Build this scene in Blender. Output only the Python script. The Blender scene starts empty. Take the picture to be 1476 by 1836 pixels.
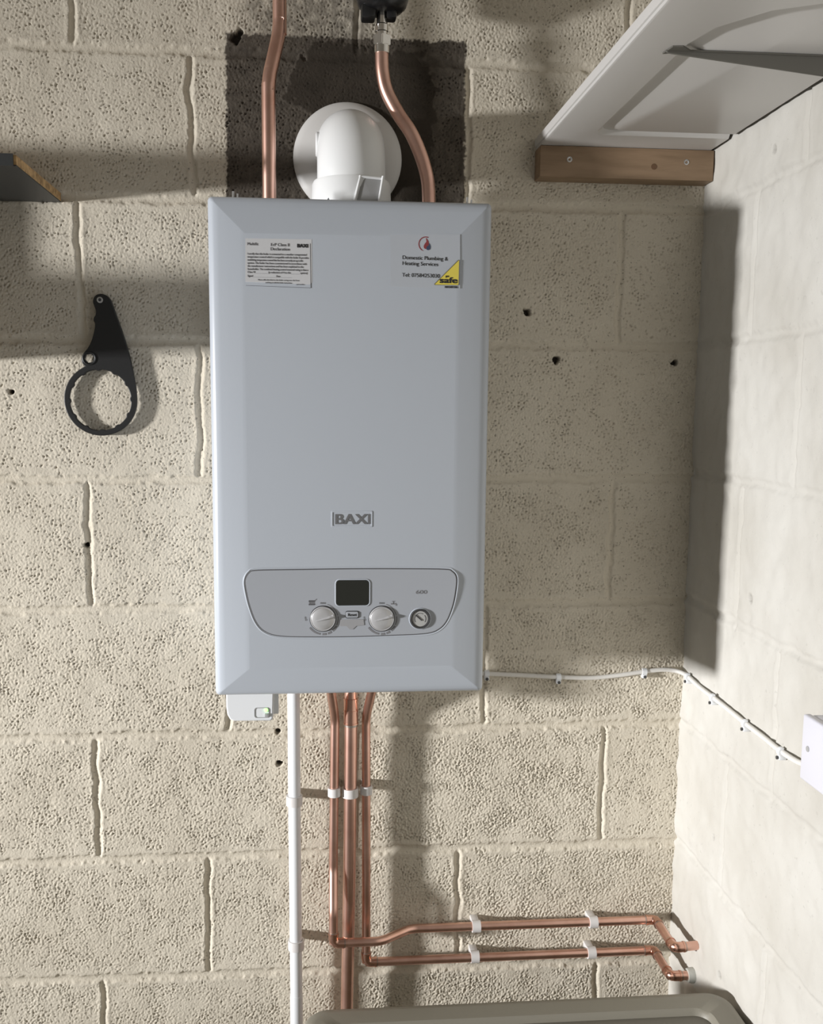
import bpy, bmesh, math, random
import numpy as np
from mathutils import Vector, Matrix

random.seed(7)
rng = np.random.default_rng(11)
S = bpy.context.scene
COL = S.collection
R = math.radians

# ------------------------------------------------------------------ camera
cam_d = bpy.data.cameras.new('camera')
cam_d.sensor_fit = 'VERTICAL'; cam_d.sensor_height = 24.0
cam_d.lens = 1773.06 * 24.0 / 1836.0
cam_d.shift_x = (738 - 712.21) / 1836.0
cam_d.shift_y = (958.46 - 918) / 1836.0
cam_d.clip_start = 0.05
cam = bpy.data.objects.new('camera', cam_d); COL.objects.link(cam)
cam.location = (0.3746, -1.6898, 1.4951)
cam.rotation_euler = (R(82.6059), R(-0.4331), R(-4.9149))
S.camera = cam

# ------------------------------------------------------------------ light
W = bpy.data.worlds.new('garage_ambient'); S.world = W; W.use_nodes = True
bg = W.node_tree.nodes['Background']
bg.inputs[0].default_value = (1.0, 0.965, 0.89, 1); bg.inputs[1].default_value = 0.200

def area(name, loc, target, sx, sy, power, col, spread=180):
    d = bpy.data.lights.new(name, 'AREA'); d.shape = 'RECTANGLE'; d.size = sx; d.size_y = sy; d.spread = R(spread)
    d.energy = power; d.color = col
    o = bpy.data.objects.new(name, d); COL.objects.link(o); o.location = loc
    o.rotation_euler = (Vector(target) - Vector(loc)).to_track_quat('-Z', 'Y').to_euler()
    return o
# daylight through the doorway far to the left, skimming the block wall
area('doorway_daylight', (-4.5, -1.92, 1.33), (0.95, -0.1, 0.88), 0.38, 0.24, 29.5, (1.0, 0.995, 1.0), 45)

S.view_settings.view_transform = 'Standard'; S.view_settings.look = 'None'
S.view_settings.gamma = 1; S.view_settings.use_curve_mapping = False
S.view_settings.exposure = 0.0

# ------------------------------------------------------------------ helpers
CEN = {}
def mat(name, col, rough=0.5, metal=0.0, spec=0.5, bump=None, emit=None):
    m = bpy.data.materials.new(name); m.use_nodes = True
    nt = m.node_tree; b = nt.nodes['Principled BSDF']
    b.inputs['Base Color'].default_value = (*col, 1)
    b.inputs['Roughness'].default_value = rough; b.inputs['Metallic'].default_value = metal
    b.inputs['Specular IOR Level'].default_value = spec
    if emit:
        b.inputs['Emission Color'].default_value = (*emit[:3], 1); b.inputs['Emission Strength'].default_value = emit[3]
    if bump:
        sc, st = bump
        tc = nt.nodes.new('ShaderNodeTexCoord'); n = nt.nodes.new('ShaderNodeTexNoise'); n.inputs['Scale'].default_value = sc
        n.inputs['Detail'].default_value = 3
        bp = nt.nodes.new('ShaderNodeBump'); bp.inputs['Strength'].default_value = st; bp.inputs['Distance'].default_value = 0.001
        nt.links.new(tc.outputs['Object'], n.inputs['Vector']); nt.links.new(n.outputs[0], bp.inputs['Height'])
        nt.links.new(bp.outputs[0], b.inputs['Normal'])
    return m

def mottle(m, c1, c2, scale, axis_scale=(1, 1, 1), detail=4):
    """two-tone procedural noise on a material's base colour"""
    nt = m.node_tree; b = nt.nodes['Principled BSDF']
    tc = nt.nodes.new('ShaderNodeTexCoord'); mp = nt.nodes.new('ShaderNodeMapping')
    mp.inputs['Scale'].default_value = axis_scale
    n = nt.nodes.new('ShaderNodeTexNoise'); n.inputs['Scale'].default_value = scale; n.inputs['Detail'].default_value = detail
    r = nt.nodes.new('ShaderNodeValToRGB')
    r.color_ramp.elements[0].position = 0.35; r.color_ramp.elements[1].position = 0.65
    r.color_ramp.elements[0].color = (*c1, 1); r.color_ramp.elements[1].color = (*c2, 1)
    nt.links.new(tc.outputs['Object'], mp.inputs[0]); nt.links.new(mp.outputs[0], n.inputs['Vector'])
    nt.links.new(n.outputs[0], r.inputs[0]); nt.links.new(r.outputs[0], b.inputs['Base Color'])
    return m

def tag(o, label=None, cat=None, group=None, kind=None):
    if label: o['label'] = label
    if cat: o['category'] = cat
    if group: o['group'] = group
    if kind: o['kind'] = kind
    return o

def thing(name, loc, label, cat, group=None):
    o = bpy.data.objects.new(name, None); COL.objects.link(o); o.location = loc
    o.empty_display_size = 0.02
    CEN[o] = Vector(loc)
    return tag(o, label, cat, group)

def link(name, me, m, parent=None, smooth=35):
    """me is in world coordinates: give it a centred origin and hang it on its parent"""
    if m: me.materials.clear(); me.materials.append(m)
    n = len(me.vertices)
    if n:
        co = np.empty(n * 3, np.float32); me.vertices.foreach_get('co', co); co = co.reshape(-1, 3)
        c = Vector(((co.min(0) + co.max(0)) / 2).tolist())
    else: c = Vector()
    me.transform(Matrix.Translation(-c))
    if smooth:
        me.polygons.foreach_set('use_smooth', [True] * len(me.polygons)); me.set_sharp_from_angle(angle=R(smooth))
    o = bpy.data.objects.new(name, me); COL.objects.link(o)
    if parent: o.parent = parent; o.location = c - CEN[parent]
    else: o.location = c
    CEN[o] = c
    return o

def dup(root, delta):
    """copy a thing with its parts and sub-parts, moved by delta"""
    r = root.copy(); COL.objects.link(r); r.location = root.location + Vector(delta)
    for ch in list(root.children):
        c = ch.copy(); COL.objects.link(c); c.parent = r
        for g in list(ch.children):
            d = g.copy(); COL.objects.link(d); d.parent = c
    return r

def bm_mesh(bm, name='mesh'):
    bmesh.ops.recalc_face_normals(bm, faces=bm.faces)
    me = bpy.data.meshes.new(name); bm.to_mesh(me); bm.free(); return me

def merge(*mes):
    bm = bmesh.new()
    for me in mes: bm.from_mesh(me)
    out = bpy.data.meshes.new('mesh'); bm.to_mesh(out); bm.free(); return out

def box(x0, x1, y0, y1, z0, z1, bev=0.0, seg=2):
    bm = bmesh.new()
    bmesh.ops.create_cube(bm, size=1)
    for v in bm.verts:
        v.co = Vector(((x0 + x1) / 2 + v.co.x * (x1 - x0), (y0 + y1) / 2 + v.co.y * (y1 - y0), (z0 + z1) / 2 + v.co.z * (z1 - z0)))
    if bev: bmesh.ops.bevel(bm, geom=bm.edges[:], offset=bev, segments=seg, affect='EDGES', profile=0.5)
    return bm_mesh(bm)

def fillet(pts, rad, seg=8):
    """round the corners of a polyline"""
    pts = [Vector(p) for p in pts]; out = [pts[0]]
    for i in range(1, len(pts) - 1):
        a, b, c = pts[i - 1], pts[i], pts[i + 1]
        u = (a - b); w = (c - b); ang = u.angle(w)
        if ang > R(176): out.append(b); continue
        t = min(rad / math.tan(ang / 2), u.length * 0.49, w.length * 0.49)
        p, q = b + u.normalized() * t, b + w.normalized() * t
        r_ = t * math.tan(ang / 2)
        cen = b + (u.normalized() + w.normalized()).normalized() * (r_ / math.sin(ang / 2))
        va, vb = p - cen, q - cen
        for k in range(seg + 1):
            f = k / seg; om = va.angle(vb)
            s = (va * math.sin((1 - f) * om) + vb * math.sin(f * om)) / math.sin(om)
            out.append(cen + s)
    out.append(pts[-1]); return out

def catmull(pts, n=6, closed=False):
    pts = [Vector(p) for p in pts]; N = len(pts); out = []
    rngk = range(N) if closed else range(N - 1)
    for i in rngk:
        if closed: p0, p1, p2, p3 = pts[i - 1], pts[i], pts[(i + 1) % N], pts[(i + 2) % N]
        else: p0, p1, p2, p3 = pts[max(i - 1, 0)], pts[i], pts[i + 1], pts[min(i + 2, N - 1)]
        for k in range(n):
            t = k / n
            out.append(0.5 * ((2 * p1) + (p2 - p0) * t + (2 * p0 - 5 * p1 + 4 * p2 - p3) * t * t + (3 * p1 - p0 - 3 * p2 + p3) * t ** 3))
    if not closed: out.append(pts[-1])
    return out

def tube(path, rad, seg=20, closed=False, cap=True):
    """sweep a circle along a path (rad may be a list)"""
    path = [Vector(p) for p in path]; N = len(path)
    rads = rad if isinstance(rad, (list, tuple)) else [rad] * N
    bm = bmesh.new(); rings = []
    def tang(i):
        if closed: return (path[(i + 1) % N] - path[i - 1]).normalized()
        a = path[max(i - 1, 0)]; b = path[min(i + 1, N - 1)]; return (b - a).normalized()
    t = tang(0); ref = Vector((0, 0, 1)) if abs(t.z) < 0.9 else Vector((0, 1, 0))
    nrm = (ref - t * ref.dot(t)).normalized()
    for i in range(N):
        t2 = tang(i); q = t.rotation_difference(t2); nrm = q @ nrm; nrm = (nrm - t2 * nrm.dot(t2)).normalized(); t = t2
        bi = t.cross(nrm)
        rings.append([bm.verts.new(path[i] + (nrm * math.cos(2 * math.pi * k / seg) + bi * math.sin(2 * math.pi * k / seg)) * rads[i]) for k in range(seg)])
    M = N if closed else N - 1
    for i in range(M):
        a, b = rings[i], rings[(i + 1) % N]
        for k in range(seg): bm.faces.new((a[k], a[(k + 1) % seg], b[(k + 1) % seg], b[k]))
    if cap and not closed: bm.faces.new(rings[0][::-1]); bm.faces.new(rings[-1])
    return bm_mesh(bm)

def lathe(profile, cen, axis='Z', seg=48):
    """profile: (radius, height along axis)"""
    bm = bmesh.new(); rings = []
    ax = {'X': (Vector((1, 0, 0)), Vector((0, 1, 0)), Vector((0, 0, 1))), 'Y': (Vector((0, 1, 0)), Vector((0, 0, 1)), Vector((1, 0, 0))),
          'Z': (Vector((0, 0, 1)), Vector((1, 0, 0)), Vector((0, 1, 0)))}[axis]
    for r, h in profile:
        if r < 1e-6: rings.append([bm.verts.new(Vector(cen) + ax[0] * h)])
        else: rings.append([bm.verts.new(Vector(cen) + ax[0] * h + (ax[1] * math.cos(2 * math.pi * k / seg) + ax[2] * math.sin(2 * math.pi * k / seg)) * r) for k in range(seg)])
    for a, b in zip(rings, rings[1:]):
        for k in range(seg):
            k2 = (k + 1) % seg
            if len(a) == 1 and len(b) == 1: continue
            if len(a) == 1: bm.faces.new((a[0], b[k], b[k2]))
            elif len(b) == 1: bm.faces.new((a[k], a[k2], b[0]))
            else: bm.faces.new((a[k], a[k2], b[k2], b[k]))
    if len(rings[0]) > 1: bm.faces.new(rings[0])
    if len(rings[-1]) > 1: bm.faces.new(rings[-1])
    return bm_mesh(bm)

def loft(rings, cap_end=True, cap_start=True):
    bm = bmesh.new(); vr = [[bm.verts.new(p) for p in r] for r in rings]; n = len(rings[0])
    for a, b in zip(vr, vr[1:]):
        for k in range(n): bm.faces.new((a[k], a[(k + 1) % n], b[(k + 1) % n], b[k]))
    if cap_end: bm.faces.new(vr[-1])
    if cap_start: bm.faces.new(vr[0][::-1])
    return bm_mesh(bm)

def rrect(x0, x1, z0, z1, r, n=5):
    out = []
    for cx, cz, a0 in ((x1 - r, z1 - r, 0), (x0 + r, z1 - r, 90), (x0 + r, z0 + r, 180), (x1 - r, z0 + r, 270)):
        for k in range(n + 1):
            a = R(a0 + 90 * k / n); out.append((cx + r * math.cos(a), cz + r * math.sin(a)))
    return out

def plate(loops, y_front, thick, bev=0.0):
    """flat shape in the XZ plane facing -Y, from closed loops (later loops are holes)"""
    cu = bpy.data.curves.new('tmp', 'CURVE'); cu.dimensions = '2D'; cu.fill_mode = 'BOTH'
    for lp in loops:
        sp = cu.splines.new('POLY'); sp.points.add(len(lp) - 1); sp.use_cyclic_u = True
        for p, (x, z) in zip(sp.points, lp): p.co = (x, z, 0, 1)
    cu.extrude = max(thick / 2 - bev, 1e-5); cu.bevel_depth = bev; cu.bevel_resolution = 2
    if bev: cu.offset = -bev
    return curve_mesh(cu, y_front + thick / 2)

def curve_mesh(cu, y):
    o = bpy.data.objects.new('tmp', cu); COL.objects.link(o)
    dg = bpy.context.evaluated_depsgraph_get(); dg.update()
    me = bpy.data.meshes.new_from_object(o.evaluated_get(dg))
    bpy.data.objects.remove(o); bpy.data.curves.remove(cu)
    me.transform(Matrix(((1, 0, 0, 0), (0, 0, -1, y), (0, 1, 0, 0), (0, 0, 0, 1))))
    return me

def text(s, x, z, y, size, align='LEFT', bold=0.0, sx=1.0, rot=0.0, width=None, thick=0.0002):
    cu = bpy.data.curves.new('tmp', 'FONT'); cu.body = s; cu.size = size; cu.align_x = align; cu.extrude = thick / 2
    me = curve_mesh(cu, 0)
    if bold:                                  # a heavier face: the same letters struck a hair apart
        cp = []
        for i, (dx, dz) in enumerate(((-1, -1), (1, -1), (-1, 1), (1, 1), (0, 0))):
            c = me.copy(); c.transform(Matrix.Translation((dx * bold, -i * 0.00001, dz * bold * 0.7))); cp.append(c)
        me = merge(*cp)
    if width:
        xs = [v.co.x for v in me.vertices]; sx = width / (max(xs) - min(xs))
    me.transform(Matrix.Translation((x, y, z)) @ Matrix.Rotation(-rot, 4, 'Y') @ Matrix.Diagonal((sx, 1, 1, 1)))
    return me

# ------------------------------------------------------------------ block walls
ZV = lambda k: 2.05 - 0.225 * k
def fftn(shape, step, wl, bw=0.45, seed=0):
    r = np.random.default_rng(seed); n = r.standard_normal(shape)
    fy = np.fft.fftfreq(shape[0], step)[:, None]; fx = np.fft.rfftfreq(shape[1], step)[None]
    f = np.sqrt(fx ** 2 + fy ** 2) + 1e-9
    H = np.exp(-(np.log(f * wl) / bw) ** 2 / 2)
    o = np.fft.irfft2(np.fft.rfft2(n) * H, s=shape); return (o - o.mean()) / o.std()
def sstep(e0, e1, x):
    t = np.clip((x - e0) / (e1 - e0), 0, 1); return t * t * (3 - 2 * t)
def groove(d, w, depth):
    """concave struck joint: d = distance from joint line"""
    return -depth * np.clip(1 - (d / w) ** 2, 0, 1)

def block_wall(name, place, a_rng, z_rng, outer_a, outer_z, step, rows, cols, holes, rough, pits, joint, seed, m, extra=None, undul=0.0006):
    a = np.arange(a_rng[0], a_rng[1], step); z = np.arange(z_rng[0], z_rng[1], step)
    A, Z = np.meshgrid(a, z); sh = A.shape
    wob1 = fftn(sh, step, 0.12, 0.6, seed + 1); wob2 = fftn(sh, step, 0.02, 0.5, seed + 2)
    dj = np.full(sh, 9.0); H = np.zeros(sh)
    blockid = np.zeros(sh)
    zr = []
    for k, (dl, dr) in rows.items():
        zl = ZV(k) + dl + (dr - dl) * np.clip((A + 0.1) / 1.14, -0.2, 1.1); zr.append((k, zl))
        d = np.abs(Z - zl + 0.0011 * wob1); dj = np.minimum(dj, d * 0.72)
    for k in range(-1, 10):
        inrow = (Z < ZV(k)) & (Z > ZV(k + 1))
        for n_, c in enumerate(cols.get(k, [])):
            d = np.abs(A - c + 0.0013 * wob1)
            dj = np.where(inrow, np.minimum(dj, d), dj)
            blockid = np.where(inrow & (A > c), (k * 7.3 + n_ * 3.1 + 5), blockid)
    wv = 0.0062 * (1 + 0.12 * wob2)
    smooth = 0.12 + 0.88 * sstep(0.006, 0.014 , dj + 0.004 * fftn(sh, step, 0.05, 0.5, seed + 9))   # paint and mortar smeared beside the joints
    tex = 0.75 + 0.25 * np.sin(blockid * 12.9)
    patchy = np.clip(0.95 + 0.22 * fftn(sh, step, 0.10, 0.6, seed + 4), 0.45, 1.4)
    low = sstep(1.55, 0.8, Z)
    g1 = fftn(sh, step, 0.0050, 0.28, seed + 5); g2 = fftn(sh, step, 0.0090, 0.35, seed + 6)
    grain = np.tanh(g1 * 0.9) * 0.62 + np.tanh(g2) * 0.38
    H += smooth * patchy * tex * rough * (0.75 + 0.4 * low) * grain
    pm = fftn(sh, step, 0.0058, 0.30, seed + 7)
    H -= smooth * pits * sstep(1.42, 2.2, pm + 0.5 * (patchy - 0.95)) * (0.5 + 0.5 * patchy)
    H += undul * fftn(sh, step, 0.09, 0.6, seed + 8) + 0.0005 * np.sin(blockid * 5.7) * sstep(0.004, 0.02, dj)
    H += groove(dj, wv, joint) + 0.0006 * np.exp(-((dj - 0.0085) / 0.003) ** 2)
    mask = np.zeros(sh + (4,), np.float32); mask[..., 3] = 1
    for (hx, hz, hr) in holes:
        d = np.hypot(A - hx, Z - hz) * (1 + 0.12 * wob2); k = sstep(hr * 1.1, hr * 0.8, d)
        H = H * (1 - k) - 0.016 * k; mask[..., 2] = np.maximum(mask[..., 2], k)
    if extra: H, mask = extra(A, Z, H, mask, sh, step)
    # fade relief out at the border and add the coarse remainder of the wall
    e = np.minimum.reduce([sstep(a[0], a[0] + 0.02, A), sstep(z[0], z[0] + 0.02, Z), sstep(z[-1], z[-1] - 0.02, Z)])
    H = H * e
    ac = np.array(sorted(list(a) + outer_a)); zc = np.array(sorted(list(z) + outer_z))
    ia = np.searchsorted(ac, a); iz = np.searchsorted(zc, z)
    HH = np.zeros((len(zc), len(ac))); HH[np.ix_(iz, ia)] = H
    MM = np.zeros((len(zc), len(ac), 4), np.float32); MM[..., 3] = 1; MM[np.ix_(iz, ia)] = mask
    AA, ZZ = np.meshgrid(ac, zc); co = place(AA, ZZ, HH).reshape(-1, 3).astype(np.float32)
    nz, na = AA.shape; idx = np.arange(nz * na, dtype=np.int32).reshape(nz, na)
    q = np.stack([idx[:-1, :-1], idx[:-1, 1:], idx[1:, 1:], idx[1:, :-1]], -1).reshape(-1, 4)
    if name == 'wall_right': q = q[:, ::-1]
    me = bpy.data.meshes.new(name); me.vertices.add(len(co)); me.vertices.foreach_set('co', co.ravel())
    me.loops.add(q.size); me.loops.foreach_set('vertex_index', np.ascontiguousarray(q).ravel())
    me.polygons.add(len(q)); me.polygons.foreach_set('loop_start', np.arange(0, q.size, 4, dtype=np.int32))
    me.polygons.foreach_set('use_smooth', np.ones(len(q), bool))
    at = me.attributes.new('surface', 'FLOAT_COLOR', 'POINT'); at.data.foreach_set('color', MM.reshape(-1))
    me.update(calc_edges=True); me.materials.append(m)
    o = bpy.data.objects.new(name, me); COL.objects.link(o); return tag(o, kind='structure')

def wall_mat(name, paint1, paint2, speck_amt, bump_st, speck_scale=260, bump_scale=260):
    m = bpy.data.materials.new(name); m.use_nodes = True; nt = m.node_tree; b = nt.nodes['Principled BSDF']; N = nt.nodes.new; L = nt.links.new
    b.inputs['Roughness'].default_value = 0.85; b.inputs['Specular IOR Level'].default_value = 0.25
    tc = N('ShaderNodeTexCoord')
    def noise(sc, det=3, rough=0.55):
        n = N('ShaderNodeTexNoise'); n.inputs['Scale'].default_value = sc; n.inputs['Detail'].default_value = det; n.inputs['Roughness'].default_value = rough
        L(tc.outputs['Object'], n.inputs['Vector']); return n
    def ramp(src, p0, p1, c0, c1):
        r = N('ShaderNodeValToRGB'); e = r.color_ramp.elements; e[0].position = p0; e[1].position = p1; e[0].color = (*c0, 1); e[1].color = (*c1, 1)
        L(src, r.inputs[0]); return r
    def mix(fac, a, c):
        x = N('ShaderNodeMix'); x.data_type = 'RGBA'
        if isinstance(fac, float): x.inputs[0].default_value = fac
        else: L(fac, x.inputs[0])
        for s, v in ((6, a), (7, c)):
            if isinstance(v, tuple): x.inputs[s].default_value = (*v, 1)
            else: L(v, x.inputs[s])
        return x.outputs[2]
    paint = ramp(noise(5, 5).outputs[0], 0.35, 0.65, paint1, paint2).outputs[0]
    # pores the paint never filled
    sp = ramp(noise(speck_scale, 2, 0.5).outputs[0], 0.655, 0.72, (0, 0, 0), (1, 1, 1))
    spm = ramp(noise(9, 3).outputs[0], 0.38, 0.6, (0.25,) * 3, (1, 1, 1))
    mul = N('ShaderNodeMath'); mul.operation = 'MULTIPLY'; L(sp.outputs[0], mul.inputs[0]); L(spm.outputs[0], mul.inputs[1])
    mul2 = N('ShaderNodeMath'); mul2.operation = 'MULTIPLY'; L(mul.outputs[0], mul2.inputs[0]); mul2.inputs[1].default_value = speck_amt
    c = mix(mul2.outputs[0], paint, (0.11, 0.10, 0.085))
    at = N('ShaderNodeAttribute'); at.attribute_name = 'surface'; sep = N('ShaderNodeSeparateColor'); L(at.outputs['Color'], sep.inputs[0])
    bare = ramp(noise(60, 5, 0.7).outputs[0], 0.3, 0.7, (0.060, 0.050, 0.040), (0.115, 0.098, 0.078)).outputs[0]
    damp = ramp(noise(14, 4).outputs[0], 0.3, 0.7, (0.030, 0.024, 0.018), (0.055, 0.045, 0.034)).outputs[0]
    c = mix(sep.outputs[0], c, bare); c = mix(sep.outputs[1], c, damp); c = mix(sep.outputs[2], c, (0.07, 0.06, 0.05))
    L(c, b.inputs['Base Color'])
    bp = N('ShaderNodeBump'); bp.inputs['Strength'].default_value = bump_st; bp.inputs['Distance'].default_value = 0.0012
    L(noise(bump_scale, 3, 0.6).outputs[0], bp.inputs['Height']); L(bp.outputs[0], b.inputs['Normal'])
    return m

M_wall = wall_mat('painted_block', (0.61, 0.555, 0.455), (0.68, 0.625, 0.52), 0.85, 0.8)
M_wallR = wall_mat('painted_block_smooth', (0.49, 0.47, 0.425), (0.56, 0.545, 0.505), 0.15, 0.12, 120, 420)

def poly_sd(P, X, Z):
    """inside mask distance proxy: signed distance to polygon"""
    P = np.array(P); d = np.full(X.shape, 9.0); ins = np.zeros(X.shape, bool)
    for i in range(len(P)):
        (x0, z0), (x1, z1) = P[i], P[(i + 1) % len(P)]
        ex, ez = x1 - x0, z1 - z0; t = np.clip(((X - x0) * ex + (Z - z0) * ez) / (ex * ex + ez * ez), 0, 1)
        d = np.minimum(d, np.hypot(X - x0 - t * ex, Z - z0 - t * ez))
        c = ((z0 > Z) != (z1 > Z)) & (X < (x1 - x0) * (Z - z0) / (z1 - z0 + 1e-12) + x0); ins ^= c
    return np.where(ins, -d, d)
def patch(A, Z, H, mask, sh, step):
    # bare block left where a boiler flue was cut through, with a ring of damp mortar
    n1 = fftn(sh, step, 0.03, 0.5, 91); n2 = fftn(sh, step, 0.008, 0.4, 92)
    r = poly_sd([(0.240, 2.086), (0.2366, 1.70), (0.632, 1.70), (0.628, 2.086)], A, Z) + 0.0010 * n1 + 0.0009 * n2
    k = sstep(0.002, -0.002, r)
    ragged = sstep(2.25, 2.12, Z) * sstep(2.06, 2.08, Z) * sstep(0.24, 0.30, A) * sstep(0.52, 0.46, A) * sstep(-1.6, 0.6, 0.3 * n1)
    k = np.maximum(k, ragged * 0.72)
    mask[..., 0] = np.maximum(mask[..., 0], k)
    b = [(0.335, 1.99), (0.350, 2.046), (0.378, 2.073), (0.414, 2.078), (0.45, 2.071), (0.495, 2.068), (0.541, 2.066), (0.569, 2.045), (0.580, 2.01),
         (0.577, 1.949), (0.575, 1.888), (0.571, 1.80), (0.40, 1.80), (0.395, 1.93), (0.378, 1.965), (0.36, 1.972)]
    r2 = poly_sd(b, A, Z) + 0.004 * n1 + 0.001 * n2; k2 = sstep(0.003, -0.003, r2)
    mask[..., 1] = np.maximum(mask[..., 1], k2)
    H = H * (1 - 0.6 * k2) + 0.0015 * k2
    return H, mask

odd = [-0.90, -0.45, 0.0, 0.45, 0.90]
ev = lambda c: [c - 0.9, c - 0.45, c, c + 0.45]
rows_b = {-1: (0, 0), 0: (0.005, 0.0015), 1: (0, 0.004), 2: (-0.0016, 0), 3: (-0.006, -0.003), 4: (-0.002, 0.003), 5: (-0.0015, 0.0027), 6: (0, 0.001), 7: (0.002, -0.006), 8: (0, 0)}
cols_b = {-1: odd, 0: ev(0.184), 1: odd, 2: ev(0.189), 3: odd, 4: ev(0.2285), 5: odd, 6: ev(0.188), 7: odd, 8: ev(0.188)}
holes_b = [(0.7411, 1.655, 0.006), (0.7935, 1.5762, 0.0065), (1.0031, 1.5738, 0.0055), (-0.0042, 1.2574, 0.0042), (0.3136, 0.9264, 0.0055), (0.3151, 0.8683, 0.005),
           (-0.1169, 1.5133, 0.004), (0.2561, 2.0782, 0.008), (0.262, 2.088, 0.005)]
wall_back = block_wall('wall_back', lambda A, Z, H: np.stack([A, -H, Z], -1), (-0.50, 1.046), (0.30, 2.24), [-3.0, -1.5, -0.9, -0.65], [0.0, 0.15, 0.26, 2.35, 2.45],
           0.0015, rows_b, cols_b, holes_b, 0.00125, 0.0033, 0.0040, 100, M_wall, patch, 0.00022)
XR = 1.0413
evR = lambda c: [c - 0.9, c - 0.45, c, c + 0.45]
rows_r = {-1: (0, 0), 0: (0, 0), 1: (0, 0), 2: (0.002, 0.002), 3: (0.008, 0.008), 4: (0.010, 0.010), 5: (0.008, 0.008), 6: (0.0085, 0.0085), 7: (0.005, 0.005), 8: (0, 0)}
cols_r = {0: evR(-0.352), 1: evR(-0.208), 2: evR(-0.37), 3: evR(-0.210), 4: evR(-0.358), 5: evR(-0.205), 6: evR(-0.37), 7: evR(-0.21)}
holes_r = [(-0.2563, 1.8663, 0.0045), (-0.2577, 1.2091, 0.006), (-0.1692, 0.7867, 0.0035), (-0.2184, 0.5695, 0.0045)]
wall_right = block_wall('wall_right', lambda A, Z, H: np.stack([XR - H, A, Z], -1), (-0.62, 0.006), (0.34, 2.24), [-2.6, -1.4, -0.8], [0.0, 0.15, 0.26, 2.35, 2.45],
           0.003, rows_r, cols_r, holes_r, 0.00022, 0.0004, 0.0032, 200, M_wallR, None, 0.0008)

M_floor = mottle(mat('concrete_floor', (0.3, 0.29, 0.27), 0.8, bump=(60, 0.3)), (0.24, 0.23, 0.21), (0.34, 0.33, 0.30), 6)
tag(link('floor', box(-3.0, XR, -2.6, 0.0, -0.06, 0.0), M_floor, smooth=0), kind='structure')
M_ceil = mat('ceiling_board', (0.45, 0.42, 0.38), 0.8)
tag(link('ceiling', box(-3.0, XR, -2.6, 0.0, 2.45, 2.49), M_ceil, smooth=0), kind='structure')

# ------------------------------------------------------------------ materials
M_case = mat('boiler_enamel', (0.455, 0.49, 0.54), 0.30, bump=(900, 0.04))
M_panel = mat('panel_plastic', (0.375, 0.395, 0.43), 0.35)
M_seam = mat('panel_seam', (0.10, 0.10, 0.105), 0.5)
M_silver = mat('silver_plastic', (0.60, 0.60, 0.61), 0.28, metal=0.45)
M_screen = mat('display_glass', (0.022, 0.023, 0.019), 0.12)
M_print = mat('dark_print', (0.10, 0.10, 0.11), 0.6)
M_print2 = mat('mid_print', (0.19, 0.19, 0.20), 0.6)
M_black_print = mat('black_print', (0.02, 0.02, 0.022), 0.6)
M_sticker = mat('sticker_paper', (0.60, 0.605, 0.62), 0.45)
M_clear = mat('label_film', (0.45, 0.478, 0.52), 0.36)
M_yellow = mat('yellow_vinyl', (0.72, 0.60, 0.10), 0.45)
M_red = mat('red_print', (0.25, 0.045, 0.05), 0.5)
M_blue = mat('blue_print', (0.045, 0.065, 0.12), 0.5)
M_badge = mat('badge_letters', (0.15, 0.15, 0.155), 0.35)
M_white = mat('white_plastic', (0.80, 0.82, 0.84), 0.33)
M_flange = mat('white_flange', (0.66, 0.65, 0.63), 0.4)
M_flue = mat('flue_white', (0.82, 0.83, 0.83), 0.35)
M_clampgrey = mat('grey_clamp', (0.36, 0.36, 0.36), 0.4)
M_dial = mat('dial_face', (0.42, 0.42, 0.41), 0.4)
M_dark = mat('dark_rim', (0.05, 0.05, 0.052), 0.35)
M_copper = mottle(mat('copper', (0.7, 0.4, 0.3), 0.33, metal=1.0), (0.68, 0.41, 0.325), (0.78, 0.50, 0.41), 30)
M_copper2 = mat('copper_fitting', (0.66, 0.39, 0.30), 0.26, metal=1.0)
M_solder = mat('solder', (0.42, 0.38, 0.34), 0.35, metal=0.9)
M_chrome = mat('chrome', (0.78, 0.76, 0.72), 0.14, metal=1.0)
M_steel = mat('steel', (0.6, 0.6, 0.6), 0.3, metal=1.0)
M_clip = mat('clip_plastic', (0.70, 0.68, 0.67), 0.4)
M_cable = mat('white_cable', (0.74, 0.72, 0.68), 0.45)
M_rubber = mat('black_plastic', (0.014, 0.014, 0.014), 0.45, bump=(500, 0.1))
M_blackgloss = mat('black_gloss', (0.012, 0.012, 0.013), 0.28)
M_shelfwhite = mat('white_foil', (0.60, 0.585, 0.565), 0.32)
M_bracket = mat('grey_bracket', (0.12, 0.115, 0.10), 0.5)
M_laminate = mat('dark_laminate', (0.03, 0.032, 0.032), 0.45)
M_chip = mottle(mat('chipboard', (0.4, 0.25, 0.1), 0.85, bump=(220, 0.8)), (0.26, 0.16, 0.07), (0.55, 0.36, 0.17), 120)
M_pine = mottle(mat('pine', (0.4, 0.27, 0.16), 0.6), (0.26, 0.175, 0.105), (0.33, 0.225, 0.14), 14, (1, 8, 8))
M_knot = mat('pine_knot', (0.13, 0.07, 0.035), 0.6)
M_chest = mat('olive_grey_plastic', (0.235, 0.22, 0.18), 0.5, bump=(400, 0.15))
M_chest_in = mat('dark_olive_panel', (0.15, 0.14, 0.115), 0.45, bump=(400, 0.15))
M_led = mat('green_led', (0.3, 0.8, 0.2), 0.4, emit=(0.35, 1.0, 0.25, 2.0))
M_cement = mat('cement_plug', (0.42, 0.42, 0.38), 0.85, bump=(200, 0.6))
M_box = mat('white_moulded', (0.66, 0.66, 0.72), 0.35)

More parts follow.
